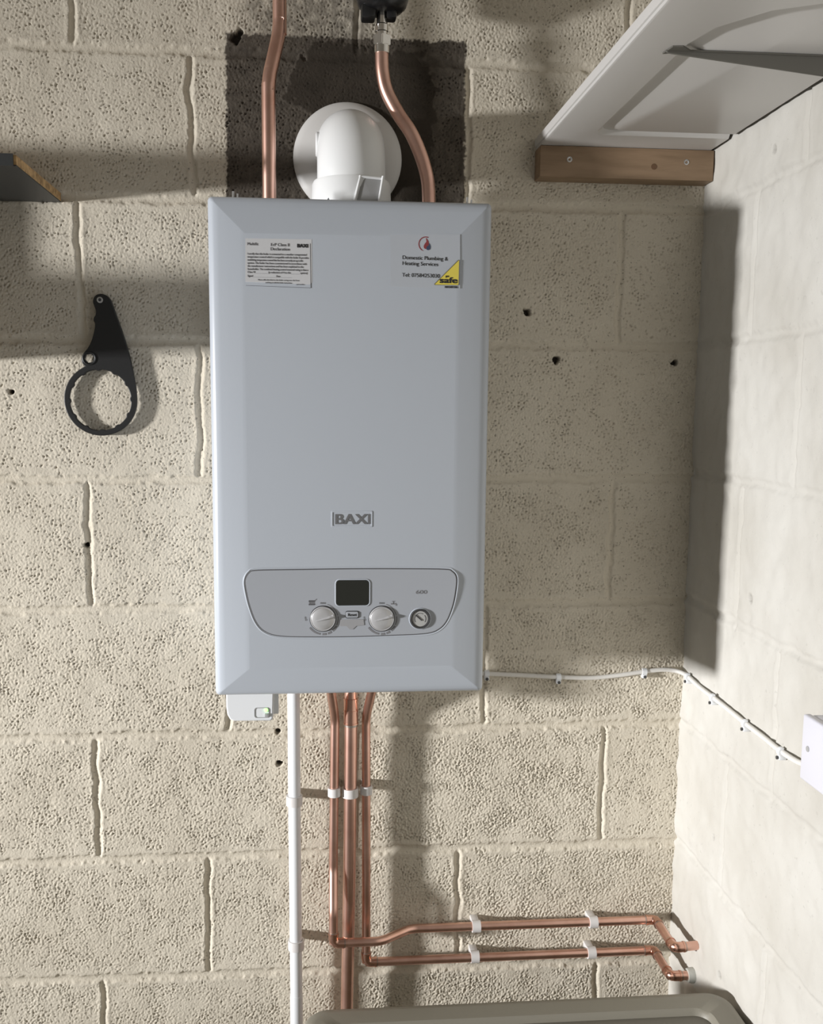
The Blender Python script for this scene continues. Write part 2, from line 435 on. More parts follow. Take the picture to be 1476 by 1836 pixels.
# ------------------------------------------------------------------ boiler
bx0, bx1, bz0, bz1 = 0.2345, 0.6265, 1.0772, 1.7768
YF = -0.2950
boiler = thing('wall_boiler', (0.43, 0.0, bz0), 'white wall-hung gas boiler with a control panel, mounted on the painted block wall', 'boiler')
prof = [(0.004, 0.0), (0.004, -0.255), (0.0, -0.258), (0.0, -0.276), (0.0012, -0.2815), (0.0042, -0.2858), (0.009, -0.2885), (0.016, -0.2900), (0.030, -0.2922), (0.044, -0.2943), (0.050, -0.2950)]
rings = []
for d, y in prof:
    r = max(0.006 - d * 0.5, 0.0012)
    rings.append([(x, y, z) for x, z in rrect(bx0 + d, bx1 - d, bz0 + d * 0.85, bz1 - d, r, 3)])
link('casing', loft(rings), M_case, boiler, smooth=50)
for x in (0.2671, 0.5962):
    link('fixing_screw', merge(tube([(x, -0.25, bz1 - 0.004), (x, -0.25, bz1 + 0.013)], 0.0016, 10), tube([(x + 0.006, -0.25, bz1 - 0.004), (x + 0.006, -0.25, bz1 + 0.010)], 0.0012, 10)), M_steel, boiler)
link('locating_tab', plate([[(0.388, bz1 - 0.005), (0.408, bz1 - 0.005), (0.400, bz1 + 0.012)]], -0.23, 0.002), M_case, boiler, 0)

# control panel (shaped plate let into the cover)
def xf(pts, k=1.0):      # measured on the cover plane, pulled to the true face
    cx, cz = 0.375 , 1.30
    return [(cx + (x - cx) * 0.9915, cz + (z - cz) * 0.9915 + 0.0) for x, z in pts]
pc = [(0.2975, 1.2625), (0.36, 1.2632), (0.43, 1.2638), (0.50, 1.2634), (0.565, 1.2622), (0.5775, 1.2590), (0.5836, 1.2495), (0.5826, 1.2300), (0.5785, 1.2080),
      (0.5700, 1.1860), (0.5580, 1.1735), (0.5400, 1.1680), (0.50, 1.1662), (0.4393, 1.1648), (0.38, 1.1650), (0.3300, 1.1668), (0.3080, 1.1735), (0.2955, 1.1870), (0.2870, 1.2090), (0.2818, 1.2320), (0.2805, 1.2480), (0.2860, 1.2590)]
outl = [(v.x, v.y) for v in catmull([(x, z, 0) for x, z in xf(pc)], 6, True)]
cp = link('control_panel', plate([outl], YF - 0.0009, 0.006, 0.0006), M_panel, boiler, 40)
link('panel_seam', tube([(x, YF + 0.0003, z) for x, z in outl], 0.00125, 8, True), M_seam, boiler)
off = []
for i, (x, z) in enumerate(outl):
    (xa, za), (xb, zb) = outl[i - 1], outl[(i + 1) % len(outl)]; n = Vector((zb - za, -(xb - xa))).normalized()
    s = 1 if (n.x * (x - 0.43) + n.y * (z - 1.21)) > 0 else -1
    off.append((x + n.x * 0.0028 * s, z + n.y * 0.0028 * s))
link('panel_surround', tube([(x, YF + 0.0010, z) for x, z in off], 0.0017, 8, True), M_case, boiler)

q = lambda x, z: xf([(x, z)])[0]
YP = YF - 0.0009
x0, z0 = q(0.4094, 1.2107); x1, z1 = q(0.4569, 1.2476)
dsp = link('display', plate([rrect(x0, x1, z0, z1, 0.005)], YP - 0.0008, 0.003, 0.0004), M_screen, boiler)
link('bezel', tube([(x, YP - 0.0002, z) for x, z in rrect(x0 - 0.001, x1 + 0.001, z0 - 0.001, z1 + 0.001, 0.006)], 0.0009, 8, True), M_case, dsp)

def knob(kx, kz):
    kx, kz = q(kx, kz)
    k = link('control_knob', lathe([(0.0180, 0.0), (0.0180, -0.0022), (0.0172, -0.0032), (0.0160, -0.0028), (0.0152, -0.0034), (0.008, -0.0042), (0, -0.0044)], (kx, YP, kz), 'Y', 40), M_silver, boiler, 40)
    link('knob_ring', tube([(kx + 0.0187 * math.cos(t), YP - 0.0002, kz + 0.0187 * math.sin(t)) for t in np.linspace(0, 2 * math.pi, 48, endpoint=False)], 0.0006, 6, True), M_dark, k)
    a = R(15); u = Vector((math.cos(a), 0, math.sin(a))); w = Vector((-math.sin(a), 0, math.cos(a)))
    bm = bmesh.new(); rr = []
    for s, hh, ww in ((-0.010, 0.0046, 0.0008), (0.0, 0.0066, 0.0016), (0.010, 0.0074, 0.0026), (0.0158, 0.0064, 0.0036)):
        c = Vector((kx, YP, kz)) + u * s
        rr.append([bm.verts.new(c + w * ww + Vector((0, -0.0025, 0))), bm.verts.new(c + w * 0.0006 + Vector((0, -hh, 0))), bm.verts.new(c - w * 0.0006 + Vector((0, -hh, 0))), bm.verts.new(c - w * ww + Vector((0, -0.0025, 0)))])
    for A_, B_ in zip(rr, rr[1:]):
        for i in range(4): bm.faces.new((A_[i], A_[(i + 1) % 4], B_[(i + 1) % 4], B_[i]))
    bm.faces.new(rr[0]); bm.faces.new(rr[-1])
    link('grip_ridge', bm_mesh(bm), M_silver, k, 0)
    marks = []
    def arc(a0, a1, r0, r1, n=8):
        lp = [(kx + r1 * math.cos(R(a0 + (a1 - a0) * i / n)), kz + r1 * math.sin(R(a0 + (a1 - a0) * i / n))) for i in range(n + 1)]
        lp += [(kx + r0 * math.cos(R(a1 + (a0 - a1) * i / n)), kz + r0 * math.sin(R(a1 + (a0 - a1) * i / n))) for i in range(n + 1)]
        marks.append(plate([lp], YP - 0.0003, 0.0005))
    arc(73, 12, 0.0212, 0.0222); arc(8, -25, 0.0212, 0.0228); arc(-30, -52, 0.0212, 0.0240); arc(-58, -72, 0.0212, 0.0242); arc(-78, -92, 0.0212, 0.0242); arc(-100, -146, 0.0212, 0.0238, 10)
    marks.append(text('MAX', kx, kz + 0.0215, YP - 0.0003, 0.0036, 'CENTER'))
    marks.append(text('OFF', kx - 0.0235, kz + 0.0005, YP - 0.0003, 0.0036, 'CENTER', rot=R(100)))
    link('scale_marks', merge(*marks), M_print2, boiler, 0)
    return k
knob(0.3901, 1.1914); knob(0.4752, 1.1906)
# radiator and tap pictograms
rx, rz = q(0.3700, 1.2112)
parts = [plate([[(rx + i * 0.0022, rz), (rx + i * 0.0022 + 0.0014, rz), (rx + i * 0.0022 + 0.0014, rz + 0.0075), (rx + i * 0.0022, rz + 0.0075)]], YP - 0.0003, 0.0005) for i in range(4)]
parts += [plate([[(rx - 0.0006, rz + zz), (rx + 0.009, rz + zz), (rx + 0.009, rz + zz + 0.001), (rx - 0.0006, rz + zz + 0.001)]], YP - 0.0003, 0.0005) for zz in (0.0008, 0.0056)]
parts.append(plate([[(rx + 0.0085, rz + 0.0065), (rx + 0.011, rz + 0.0085), (rx + 0.0112, rz + 0.0095), (rx + 0.0083, rz + 0.0076)]], YP - 0.0003, 0.0005))
link('radiator_symbol', merge(*parts), M_print2, boiler, 0)
tx, tz = q(0.4885, 1.2125)
parts = [plate([[(tx, tz + 0.0010), (tx + 0.0068, tz + 0.0010), (tx + 0.0085, tz - 0.0005), (tx + 0.0085, tz - 0.0030), (tx + 0.0068, tz - 0.0030), (tx + 0.0066, tz - 0.0013), (tx, tz - 0.0013)]], YP - 0.0003, 0.0005),
         plate([[(tx + 0.0030, tz), (tx + 0.0042, tz), (tx + 0.0042, tz + 0.0034), (tx + 0.0030, tz + 0.0034)]], YP - 0.0003, 0.0005),
         plate([[(tx + 0.0014, tz + 0.0030), (tx + 0.0058, tz + 0.0030), (tx + 0.0058, tz + 0.0040), (tx + 0.0014, tz + 0.0040)]], YP - 0.0003, 0.0005)]
link('tap_symbol', merge(*parts), M_print2, boiler, 0)
# reset button and flap
x0, z0 = q(0.4236, 1.1926); x1, z1 = q(0.4413, 1.2015)
rb = link('reset_button', plate([rrect(x0, x1, z0, z1, 0.0022)], YP - 0.0016, 0.003, 0.0005), M_panel, boiler)
link('button_rim', tube([(x, YP - 0.0003, z) for x, z in rrect(x0 - 0.0006, x1 + 0.0006, z0 - 0.0006, z1 + 0.0006, 0.0026)], 0.0006, 6, True), M_dark, rb)
link('button_text', text('Reset', (x0 + x1) / 2, z0 + 0.0026, YP - 0.0018, 0.0056, 'CENTER', 0.0001), M_black_print, rb, 0)
fl = [q(x, z) for x, z in ((0.4155, 1.1900), (0.4492, 1.1900), (0.4500, 1.1812), (0.4385, 1.1800), (0.4335, 1.1752), (0.4285, 1.1752), (0.4240, 1.1800), (0.4140, 1.1800))]
link('service_flap', plate([fl], YP - 0.0007, 0.002, 0.0003), mat('flap_grey', (0.33, 0.33, 0.34), 0.4), boiler)
# pressure gauge
gx, gz = q(0.5312, 1.1900)
g = link('pressure_gauge', lathe([(0.0146, 0.0), (0.0146, -0.0022), (0.0138, -0.0032), (0.0120, -0.0028), (0.0118, -0.0012), (0, -0.0012)], (gx, YP, gz), 'Y', 40), M_dark, boiler)
link('gauge_trim', tube([(gx + 0.0152 * math.cos(t), YP - 0.0004, gz + 0.0152 * math.sin(t)) for t in np.linspace(0, 2 * math.pi, 48, endpoint=False)], 0.0009, 8, True), M_case, g)
link('dial', lathe([(0.0114, 0), (0.0114, -0.0004), (0, -0.0004)], (gx, YP - 0.0014, gz), 'Y', 36), M_dial, g)
def arcp(cx, cz, a0, a1, r0, r1, y, n=14):
    lp = [(cx + r1 * math.cos(R(a0 + (a1 - a0) * i / n)), cz + r1 * math.sin(R(a0 + (a1 - a0) * i / n))) for i in range(n + 1)]
    lp += [(cx + r0 * math.cos(R(a1 + (a0 - a1) * i / n)), cz + r0 * math.sin(R(a1 + (a0 - a1) * i / n))) for i in range(n + 1)]
    return plate([lp], y, 0.0004)
link('dial_scale', merge(arcp(gx, gz, 215, 60, 0.0078, 0.0086, YP - 0.0021), arcp(gx, gz, 40, -35, 0.0078, 0.0086, YP - 0.0021)), M_print, g, 0)
link('needle', plate([[(gx - 0.0072, gz + 0.0052), (gx - 0.0062, gz + 0.0064), (gx + 0.0032, gz - 0.0016), (gx + 0.0022, gz - 0.0030)]], YP - 0.0027, 0.0005), M_dark, g, 0)
x, z = q(0.5243, 1.2268)
link('model_number', text('600', x, z, YP - 0.0003, 0.0076, 'LEFT', 0.0, width=0.0160), M_print2, boiler, 0)
# badge
x0, z0 = q(0.4023, 1.3246); x1, z1 = q(0.4613, 1.3479)
bd = link('badge', plate([rrect(x0, x1, z0, z1, 0.0015), rrect(x0 + 0.0020, x1 - 0.0020, z0 + 0.0020, z1 - 0.0020, 0.0008)], YF - 0.0007, 0.0016, 0.0003), M_case, boiler)
link('badge_letters', text('BAXI', x0 + 0.0042, z0 + 0.0044, YF - 0.0004, 0.0205, 'LEFT', 0.0003, width=(x1 - x0) - 0.0090, thick=0.0006), M_badge, bd, 0)

# declaration sticker
sl = [q(*p) for p in ((0.2854, 1.7230), (0.3751, 1.7235), (0.3764, 1.6628), (0.2847, 1.6650))]
st = link('declaration_sticker', plate([[sl[3], (sl[2][0] - 0.003, sl[2][1]), (sl[2][0], sl[2][1] + 0.003), (sl[1][0] + 0.0008, sl[1][1]), sl[0]]], YF - 0.0002, 0.0012), M_sticker, boiler, 0)
ys = YF - 0.0005
x, z = q(0.2876, 1.7140)
tl = [text('Multifit', x, z, ys, 0.0052), text('ErP Class II', x + 0.0445, z - 0.0005, ys, 0.0056, 'CENTER'), text('Declaration', x + 0.0445, z - 0.0062, ys, 0.0056, 'CENTER')]
link('sticker_heading', merge(*tl), M_print, st, 0)
link('sticker_logo', text('BAXI', x + 0.0675, z - 0.0015, ys, 0.0064, 'LEFT', 0.00035, width=0.0148), M_black_print, st, 0)
body = ['I certify that this boiler is connected to a weather compensated', 'temperature control which is compatible with the boiler & provides', 'modulating temperature control that has been correctly set up in this',
        'system. The boiler has been commissioned in accordance with', 'the manufacturer instructions and has been explained to the', 'householder. The combined heating control seasonal rating is then a',
        'Class VI __________ (a reduction of 4 to the _______ system)', 'Signed ______________________ Date ___________']
wd = [0.080, 0.083, 0.075, 0.080, 0.076, 0.082, 0.081, 0.060]
tl = [text(s, x, z - 0.0125 - i * 0.00405 - (0.001 if i == 7 else 0), ys, 0.0038, width=w) for i, (s, w) in enumerate(zip(body, wd))]
tl += [text('Please affix this label to the boiler casing near the front', x + 0.014, z - 0.0465, ys, 0.0026, width=0.056), text('and keep it with the boiler instructions', x + 0.024, z - 0.0500, ys, 0.0026, width=0.036),
       text('part number', x + 0.066, z - 0.0515, ys, 0.0022)]
tl += [plate([[(x - 0.0022, z - 0.0538), (x + 0.0860, z - 0.0555), (x + 0.0860, z - 0.0551), (x - 0.0022, z - 0.0534)]], ys, 0.0004), plate([[(x + 0.0858, z - 0.0551), (x + 0.0862, z - 0.0551), (x + 0.0855, z + 0.004), (x + 0.0851, z + 0.004)]], ys, 0.0004)]
link('sticker_text', merge(*tl), M_print, st, 0)

# installer label with flame logo and triangle
sl = [q(*p) for p in ((0.4843, 1.7326), (0.5817, 1.7347), (0.5829, 1.6612), (0.4848, 1.6617))]
lb = link('installer_label', plate([[sl[3], sl[2], sl[1], sl[0]]], YF - 0.00012, 0.0010), M_clear, boiler, 0)
ys = YF - 0.0004
x, z = q(0.5009, 1.6996)
link('label_text', merge(text('Domestic Plumbing &', x, z, ys, 0.0072, width=0.0630, rot=R(-0.8)), text('Heating Services', x, z - 0.0078, ys, 0.0072, width=0.0495, rot=R(-0.8)), text('Tel: 07584253030', x, z - 0.0235, ys, 0.0072, width=0.0525, rot=R(-0.8))), M_black_print, lb, 0)
fx, fz = q(0.5338, 1.7205)
link('logo_ring', merge(arcp(fx, fz, 70, 235, 0.0090, 0.0102, ys), arcp(fx, fz, 235, 250, 0.0094, 0.0099, ys)), M_red, lb, 0)
fo = [(v.x, v.y) for v in catmull([(fx + 0.0002, fz + 0.0082, 0), (fx + 0.0036, fz + 0.0040, 0), (fx + 0.0040, fz - 0.0010, 0), (fx + 0.0016, fz - 0.0030, 0), (fx + 0.0010, fz - 0.0062, 0), (fx - 0.0016, fz - 0.0060, 0), (fx - 0.0028, fz - 0.0030, 0), (fx - 0.0014, fz + 0.0005, 0), (fx + 0.0008, fz + 0.0035, 0)], 5, True)]
link('logo_flame', plate([fo], ys, 0.0004), M_red, lb, 0)
fo = [(v.x, v.y) for v in catmull([(fx + 0.0046, fz + 0.0012, 0), (fx + 0.0066, fz - 0.0028, 0), (fx + 0.0060, fz - 0.0066, 0), (fx + 0.0032, fz - 0.0080, 0), (fx + 0.0008, fz - 0.0066, 0), (fx + 0.0014, fz - 0.0036, 0), (fx + 0.0038, fz - 0.0018, 0)], 5, True)]
link('logo_drop', plate([fo], ys - 0.0001, 0.0004), M_blue, lb, 0)
tr = [q(*p) for p in ((0.5465, 1.6665), (0.5800, 1.7000), (0.5812, 1.6998), (0.5808, 1.6665), (0.5795, 1.6655), (0.5470, 1.6655))]
tg = link('gas_triangle', plate([tr], ys - 0.0001, 0.0006), M_yellow, lb, 0)
link('triangle_edge', tube([(a_, ys - 0.0002, b_) for a_, b_ in tr], 0.00028, 6, True), M_print, lb, 0)
x, z = q(0.5545, 1.6684)
link('triangle_text', merge(text('safe', x - 0.0008, z, ys - 0.0003, 0.0108, 'LEFT', 0.00035, width=0.0250), text('gas', x + 0.0075, z + 0.0080, ys - 0.0003, 0.0040, 'LEFT', 0.0001), text('REGISTER', x + 0.0065, z - 0.0068, ys - 0.0003, 0.0036, 'LEFT', 0.00015, width=0.0180)), M_black_print, lb, 0)

# ------------------------------------------------------------------ flue
flue = thing('flue_elbow', (0.436, -0.14, bz1), 'white flue elbow rising from the boiler top and turning back into the wall', 'flue')
ex, ey, ez = 0.4358, -0.142, 1.896
link('wall_flange', lathe([(0.0885, 0.004), (0.0888, -0.003), (0.0875, -0.0055), (0.078, -0.0105), (0.066, -0.0145), (0.056, -0.0165), (0.052, -0.017)], (0.4352, -0.0015, 1.896), 'Y', 72), M_flange, flue, 40)
link('elbow_bend', tube(fillet([(ex, ey, bz1 + 0.001), (ex, ey, ez), (ex, -0.002, ez)], 0.075, 18), 0.0513, 56), M_flue, flue)
link('collar', lathe([(0.0585, 0.0), (0.0605, 0.010), (0.0600, 0.022), (0.0590, 0.046), (0.0570, 0.0505), (0.0515, 0.0515)], (ex, ey, bz1 + 0.001), 'Z', 64), M_flue, flue, 40)
clamp = link('clamp_plate', loft([[(0.4405, -0.2050, bz1 + 0.004), (0.4710, -0.2040, bz1 + 0.004), (0.4770, -0.1965, bz1 + 0.046), (0.4490, -0.1985, bz1 + 0.048)], [(0.4405, -0.198, bz1 + 0.004), (0.4710, -0.197, bz1 + 0.004), (0.4770, -0.188, bz1 + 0.046), (0.4490, -0.190, bz1 + 0.048)]]), M_clampgrey, flue, 0)
for (xa, xb) in ((0.4360, 0.4470), (0.4720, 0.4800)):
    link('clamp_rib', tube([(xa, -0.2055, bz1 + 0.003), (xb, -0.1985, bz1 + 0.050)], 0.0022, 10), M_flue, clamp)
link('clamp_bridge', tube([(0.447, -0.1985, bz1 + 0.049), (0.480, -0.1970, bz1 + 0.047)], 0.0020, 10), M_flue, clamp)
for sx in (0.4380, 0.4735): link('clamp_screw', lathe([(0.0032, 0.002), (0.0032, -0.003), (0, -0.004)], (sx, -0.2065, bz1 + 0.008), 'Y', 14), M_dark, clamp)
link('collar_screw', lathe([(0.0035, 0.004), (0.0035, -0.003), (0.0, -0.004)], (ex - 0.0585, ey - 0.012, bz1 + 0.016), 'X', 14), M_steel, flue)
link('sampling_cap', lathe([(0.018, 0.006), (0.018, -0.001), (0.016, -0.003), (0, -0.003)], (ex - 0.0505, ey + 0.03, 1.890), 'X', 28), M_flue, flue)

# ------------------------------------------------------------------ pipes
def ring_on(p, d, r, h):
    d = Vector(d).normalized(); p = Vector(p); return tube([p - d * h / 2, p + d * h / 2], r, 24)
def elbow_fit(root, a, b, c, r, rad=0.012, leg=0.019):
    """soldered elbow over the corner a-b-c"""
    a, b, c = Vector(a), Vector(b), Vector(c); u = (a - b).normalized(); w = (c - b).normalized()
    e = link('elbow', merge(tube(fillet([b + u * leg, b, b + w * leg], rad, 10), r + 0.0010, 24), ring_on(b + u * (leg - 0.002), u, r + 0.0017, 0.003), ring_on(b + w * (leg - 0.002), w, r + 0.0017, 0.003)), M_copper2, root)
    link('solder_joint', merge(ring_on(b + u * (leg + 0.0006), u, r + 0.0009, 0.0018), ring_on(b + w * (leg + 0.0006), w, r + 0.0009, 0.0018)), M_solder, e)

ul = tube(catmull(fillet([(0.3110, -0.10, bz1 - 0.002), (0.3113, -0.10, 1.9850), (0.3285, -0.085, 2.0620), (0.3289, -0.085, 2.452)], 0.13, 14), 2), 0.0107, 24)
tag(link('copper_pipe', ul, M_copper), 'copper pipe with a slight kink rising from the boiler top left of the flue', 'pipe')

ur = thing('copper_pipe', (0.5586, -0.10, bz1), 'copper pipe curving up from the boiler top right of the flue to a chrome nut', 'pipe')
link('pipe_run', tube(catmull([(0.5590, -0.10, bz1 - 0.002), (0.5586, -0.10, 1.81), (0.5565, -0.10, 1.843), (0.5474, -0.10, 1.8764), (0.5305, -0.10, 1.9132), (0.5104, -0.10, 1.9414), (0.492, -0.10, 1.9736), (0.4850, -0.10, 2.0019), (0.4836, -0.10, 2.0302), (0.4836, -0.10, 2.045)], 6), 0.0106, 24), M_copper, ur)
nx, ny = 0.4836, -0.10
def hexnut(z0, z1, r):
    bm = bmesh.new(); bmesh.ops.create_cone(bm, cap_ends=True, segments=6, radius1=r, radius2=r, depth=z1 - z0)
    bmesh.ops.bevel(bm, geom=bm.edges[:], offset=0.0012, segments=2, affect='EDGES')
    bmesh.ops.translate(bm, verts=bm.verts[:], vec=(nx, ny, (z0 + z1) / 2)); return bm_mesh(bm)
nut = link('compression_nut', merge(hexnut(2.0395, 2.0545, 0.0150), lathe([(0.0122, 0), (0.0122, 0.012)], (nx, ny, 2.029), 'Z', 28)), M_chrome, ur)
link('threaded_tail', lathe([(0.0085, 2.054), (0.0085, 2.060), (0.0098, 2.061), (0.0098, 2.070), (0.0080, 2.072), (0.0080, 2.092)], (nx, ny, 0), 'Z', 28), M_chrome, ur)

pf = thing('pipe_valve', (nx, ny, 2.078), 'black rounded plastic valve body at the top edge above the chrome nut', 'valve')
link('valve_body', lathe([(0.0, 2.0865), (0.020, 2.0870), (0.030, 2.0905), (0.0365, 2.0970), (0.0395, 2.106), (0.0400, 2.130), (0.0385, 2.165), (0.030, 2.175), (0, 2.176)], (nx + 0.0005, ny, 0), 'Z', 48), M_blackgloss, pf)
link('lock_lug', box(nx - 0.032, nx - 0.010, ny - 0.018, ny + 0.012, 2.0755, 2.095, 0.004), M_blackgloss, pf)
link('lock_lug', box(nx + 0.006, nx + 0.022, ny - 0.012, ny + 0.012, 2.0775, 2.095, 0.004), M_blackgloss, pf)
link('riser', tube([(nx, ny, 2.17), (nx, ny, 2.452)], 0.0106, 20), M_copper, pf)

RB = 0.0077
pL = thing('copper_pipe', (0.4095, -0.05, 0.565), 'leftmost thin copper pipe under the boiler, becoming the upper horizontal pipe', 'pipe')
a, b, c, d, e = (0.4095, -0.075, 0.66), (0.4095, -0.075, 0.5695), (1.0, -0.030, 0.5652), (1.0, -0.125, 0.5652), (XR, -0.125, 0.5680)
pts = [(0.4035, -0.085, bz0 + 0.001), (0.4035, -0.085, 1.035), (0.4130, -0.046, 0.965), (0.4115, -0.045, 0.83), (0.4098, -0.047, 0.69), (0.4092, -0.073, 0.625), b]
link('pipe_run', tube(fillet(pts, 0.05, 8), RB, 22), M_copper, pL)
link('pipe_run', tube(fillet([b, (0.492, -0.075, 0.5695), (0.548, -0.030, 0.5658), c], 0.04, 8), RB, 22), M_copper, pL)
link('pipe_run', tube([c, d], RB, 22), M_copper, pL); link('pipe_run', tube([d, e], RB, 22), M_copper, pL)
elbow_fit(pL, (0.4092, -0.073, 0.625), b, (0.49, -0.075, 0.5695), RB); elbow_fit(pL, b[:0] + (0.6, -0.030, 0.5652), c, d, RB); elbow_fit(pL, c, d, e, RB)

pG = thing('copper_pipe', (0.438, -0.04, 0.0), 'thickest copper pipe under the boiler, middle of three, dropping behind the chest', 'pipe')
link('pipe_run', tube(catmull([(0.4404, -0.042, bz0 + 0.001), (0.4403, -0.042, 0.95), (0.4395, -0.041, 0.8256), (0.4378, -0.040, 0.6438), (0.4341, -0.040, 0.42), (0.428, -0.040, 0.002)], 4), 0.0111, 24), M_copper, pG)
cpl = link('coupling', tube([(0.4404, -0.042, 0.953), (0.4404, -0.042, 0.9965)], 0.0124, 28), M_copper2, pG)
for zz in (0.9965, 0.976, 0.9535): link('coupling_ring', tube([(0.4404, -0.042, zz - 0.0014), (0.4404, -0.042, zz + 0.0014)], 0.0131, 28), M_copper2, cpl)
link('solder_joint', tube([(0.4404, -0.042, 0.9485), (0.4404, -0.042, 0.953)], 0.0119, 24), M_solder, cpl)

pR = thing('copper_pipe', (0.468, -0.035, 0.507), 'rightmost thin copper pipe under the boiler, elbowing right as the lower horizontal pipe', 'pipe')
b, c, d, e = (0.4688, -0.034, 0.5075), (1.0, -0.030, 0.5055), (1.0, -0.114, 0.5055), (XR, -0.114, 0.5055)
link('pipe_run', tube(fillet([(0.4775, -0.085, bz0 + 0.001), (0.4770, -0.083, 1.035), (0.4668, -0.036, 0.962), (0.4678, -0.034, 0.82), b], 0.05, 8), RB, 22), M_copper, pR)
link('pipe_run', tube([b, c], RB, 22), M_copper, pR); link('pipe_run', tube([c, d], RB, 22), M_copper, pR); link('pipe_run', tube([d, e], RB, 22), M_copper, pR)
elbow_fit(pR, (0.4678, -0.034, 0.82), b, c, RB); elbow_fit(pR, b, c, d, RB); elbow_fit(pR, c, d, e, RB)
tag(link('cement_collar', lathe([(0.0135, 0.0), (0.0130, -0.007), (0.0118, -0.0115), (0.0075, -0.012)], (XR + 0.0005, -0.114, 0.5055), 'X', 20), M_cement, pR), 'pale grey cement collar')

wp = thing('waste_pipe', (0.343, -0.036, 0.0), 'white plastic waste pipe dropping from the boiler down the wall left of the copper pipes', 'pipe')
link('pipe_run', tube([(0.3426, -0.036, bz0 + 0.001), (0.3428, -0.036, 0.82), (0.3443, -0.036, 0.45)], 0.0108, 28), M_white, wp)
link('pipe_run', tube([(0.3443, -0.036, 0.452), (0.3446, -0.036, 0.001)], 0.0113, 28), M_white, wp)

# pipe clips: a base on the wall, an open collar round the pipe
def clip(cx, cy, cz, r, vert, hw, label, group):
    t = thing('pipe_clip', (cx, 0, cz), label, 'clip', group)
    n = 20; rings = []
    a0, a1 = R(90 - 38), R(90 - 38 - 284)
    for k in range(n + 1):
        a_ = a0 + (a1 - a0) * k / n; r0, r1 = r + 0.0003, r + 0.0032
        P = lambda rr, s: (cx + rr * math.cos(a_), cy + rr * math.sin(a_), cz + s) if vert else (cx + s, cy + rr * math.sin(a_), cz + rr * math.cos(a_))
        rings.append([P(r0, -hw), P(r1, -hw), P(r1, hw), P(r0, hw)])
    link('collar', loft(rings), M_clip, t, 40)
    w = r * 0.85; yb = cy + r * 0.72
    if vert: base = box(cx - w, cx + w, yb, 0.001, cz - hw * 0.9, cz + hw * 0.9, 0.001)
    else: base = box(cx - hw * 0.9, cx + hw * 0.9, yb, 0.001, cz - w, cz + w, 0.001)
    link('base', base, M_clip, t)
    return t
G = 'plastic clips holding the copper pipes'
clip(0.4115, -0.045, 0.832, RB, True, 0.0075, 'white pipe clip on the leftmost of the three upright copper pipes', G)
clip(0.4395, -0.041, 0.829, 0.0111, True, 0.0078, 'white pipe clip round the thickest, middle copper pipe below the boiler', G)
clip(0.4678, -0.034, 0.830, RB, True, 0.0075, 'white pipe clip on the rightmost of the three upright copper pipes', G)
hc = clip(0.6675, -0.030, 0.5655, RB, False, 0.0075, 'white pipe clip on the upper horizontal copper pipe, the one nearer the boiler pipes', G)
for (x_, z_, lab_) in ((0.883, 0.5652, 'white pipe clip on the upper horizontal copper pipe, nearer the right wall'),
                       (0.6660, 0.5070, 'white pipe clip on the lower horizontal copper pipe, the one nearer the boiler pipes'),
                       (0.8815, 0.5060, 'white pipe clip on the lower horizontal copper pipe, nearer the right wall')):
    o = dup(hc, (x_ - 0.6675, 0, z_ - 0.5655)); o['label'] = lab_
wc = clip(0.3428, -0.036, 0.8150, 0.0110, True, 0.0085, 'upper white clip holding the white plastic waste pipe to the wall', 'clips on the white waste pipe')
o = dup(wc, (0.0015, 0, 0.5480 - 0.8150)); o['label'] = 'lower white clip on the waste pipe, level with the horizontal copper pipes'

# ------------------------------------------------------------------ receiver under the boiler
rc = thing('thermostat_receiver', (0.28, -0.20, bz0), 'small white receiver box with a green light hanging under the boiler at left', 'receiver')
lp = [(0.2425, bz0), (0.2425, 1.035), (0.2440, 1.022), (0.2480, 1.0145), (0.2540, 1.0120), (0.3090, 1.0110), (0.3130, 1.0130), (0.3142, 1.0180), (0.3160, bz0)]
link('housing', plate([lp], -0.200, 0.028, 0.0022), M_white, rc)
link('backplate', box(0.2500, 0.3215, -0.174, -0.160, 1.014, bz0 - 0.0005, 0.001), M_white, rc)
link('rocker_button', plate([rrect(0.2850, 0.3080, 1.0165, 1.0330, 0.004), rrect(0.2860, 0.3070, 1.0175, 1.0320, 0.0032)], -0.2008, 0.002), M_clampgrey, rc)
link('status_light', lathe([(0.0030, 0.001), (0.0030, -0.0012), (0, -0.002)], (0.3035, -0.2002, 1.0290), 'Y', 16), M_led, rc)
link('switch_slider', box(0.3010, 0.3085, -0.2035, -0.199, 1.0185, 1.0235, 0.0008), M_clampgrey, rc)

# ------------------------------------------------------------------ cable, its clips, the socket box
cb = [(0.640, -0.020, 1.0330), (0.660, -0.009, 1.0290), (0.6813, -0.0060, 1.0270), (0.7445, -0.0060, 1.0232), (0.8101, -0.0060, 1.0188), (0.8711, -0.0070, 1.0166), (0.922, -0.0070, 1.0205), (0.9679, -0.0060, 1.0262), (1.0, -0.0075, 1.0296),
      (1.022, -0.011, 1.0285), (1.0335, -0.024, 1.0268), (XR - 0.006, -0.0446, 1.0262), (XR - 0.006, -0.0958, 1.0223), (XR - 0.006, -0.1540, 1.0212), (XR - 0.006, -0.2215, 1.0195), (XR - 0.006, -0.2788, 1.0175), (XR - 0.006, -0.3392, 1.0165), (XR - 0.006, -0.3960, 1.0150), (XR - 0.007, -0.4564, 1.0200), (XR - 0.009, -0.5100, 1.0400)]
tag(link('electric_cable', tube(catmull(cb, 6), 0.0040, 14), M_cable), 'white cable clipped along the block wall and round the corner to the socket', 'cable')
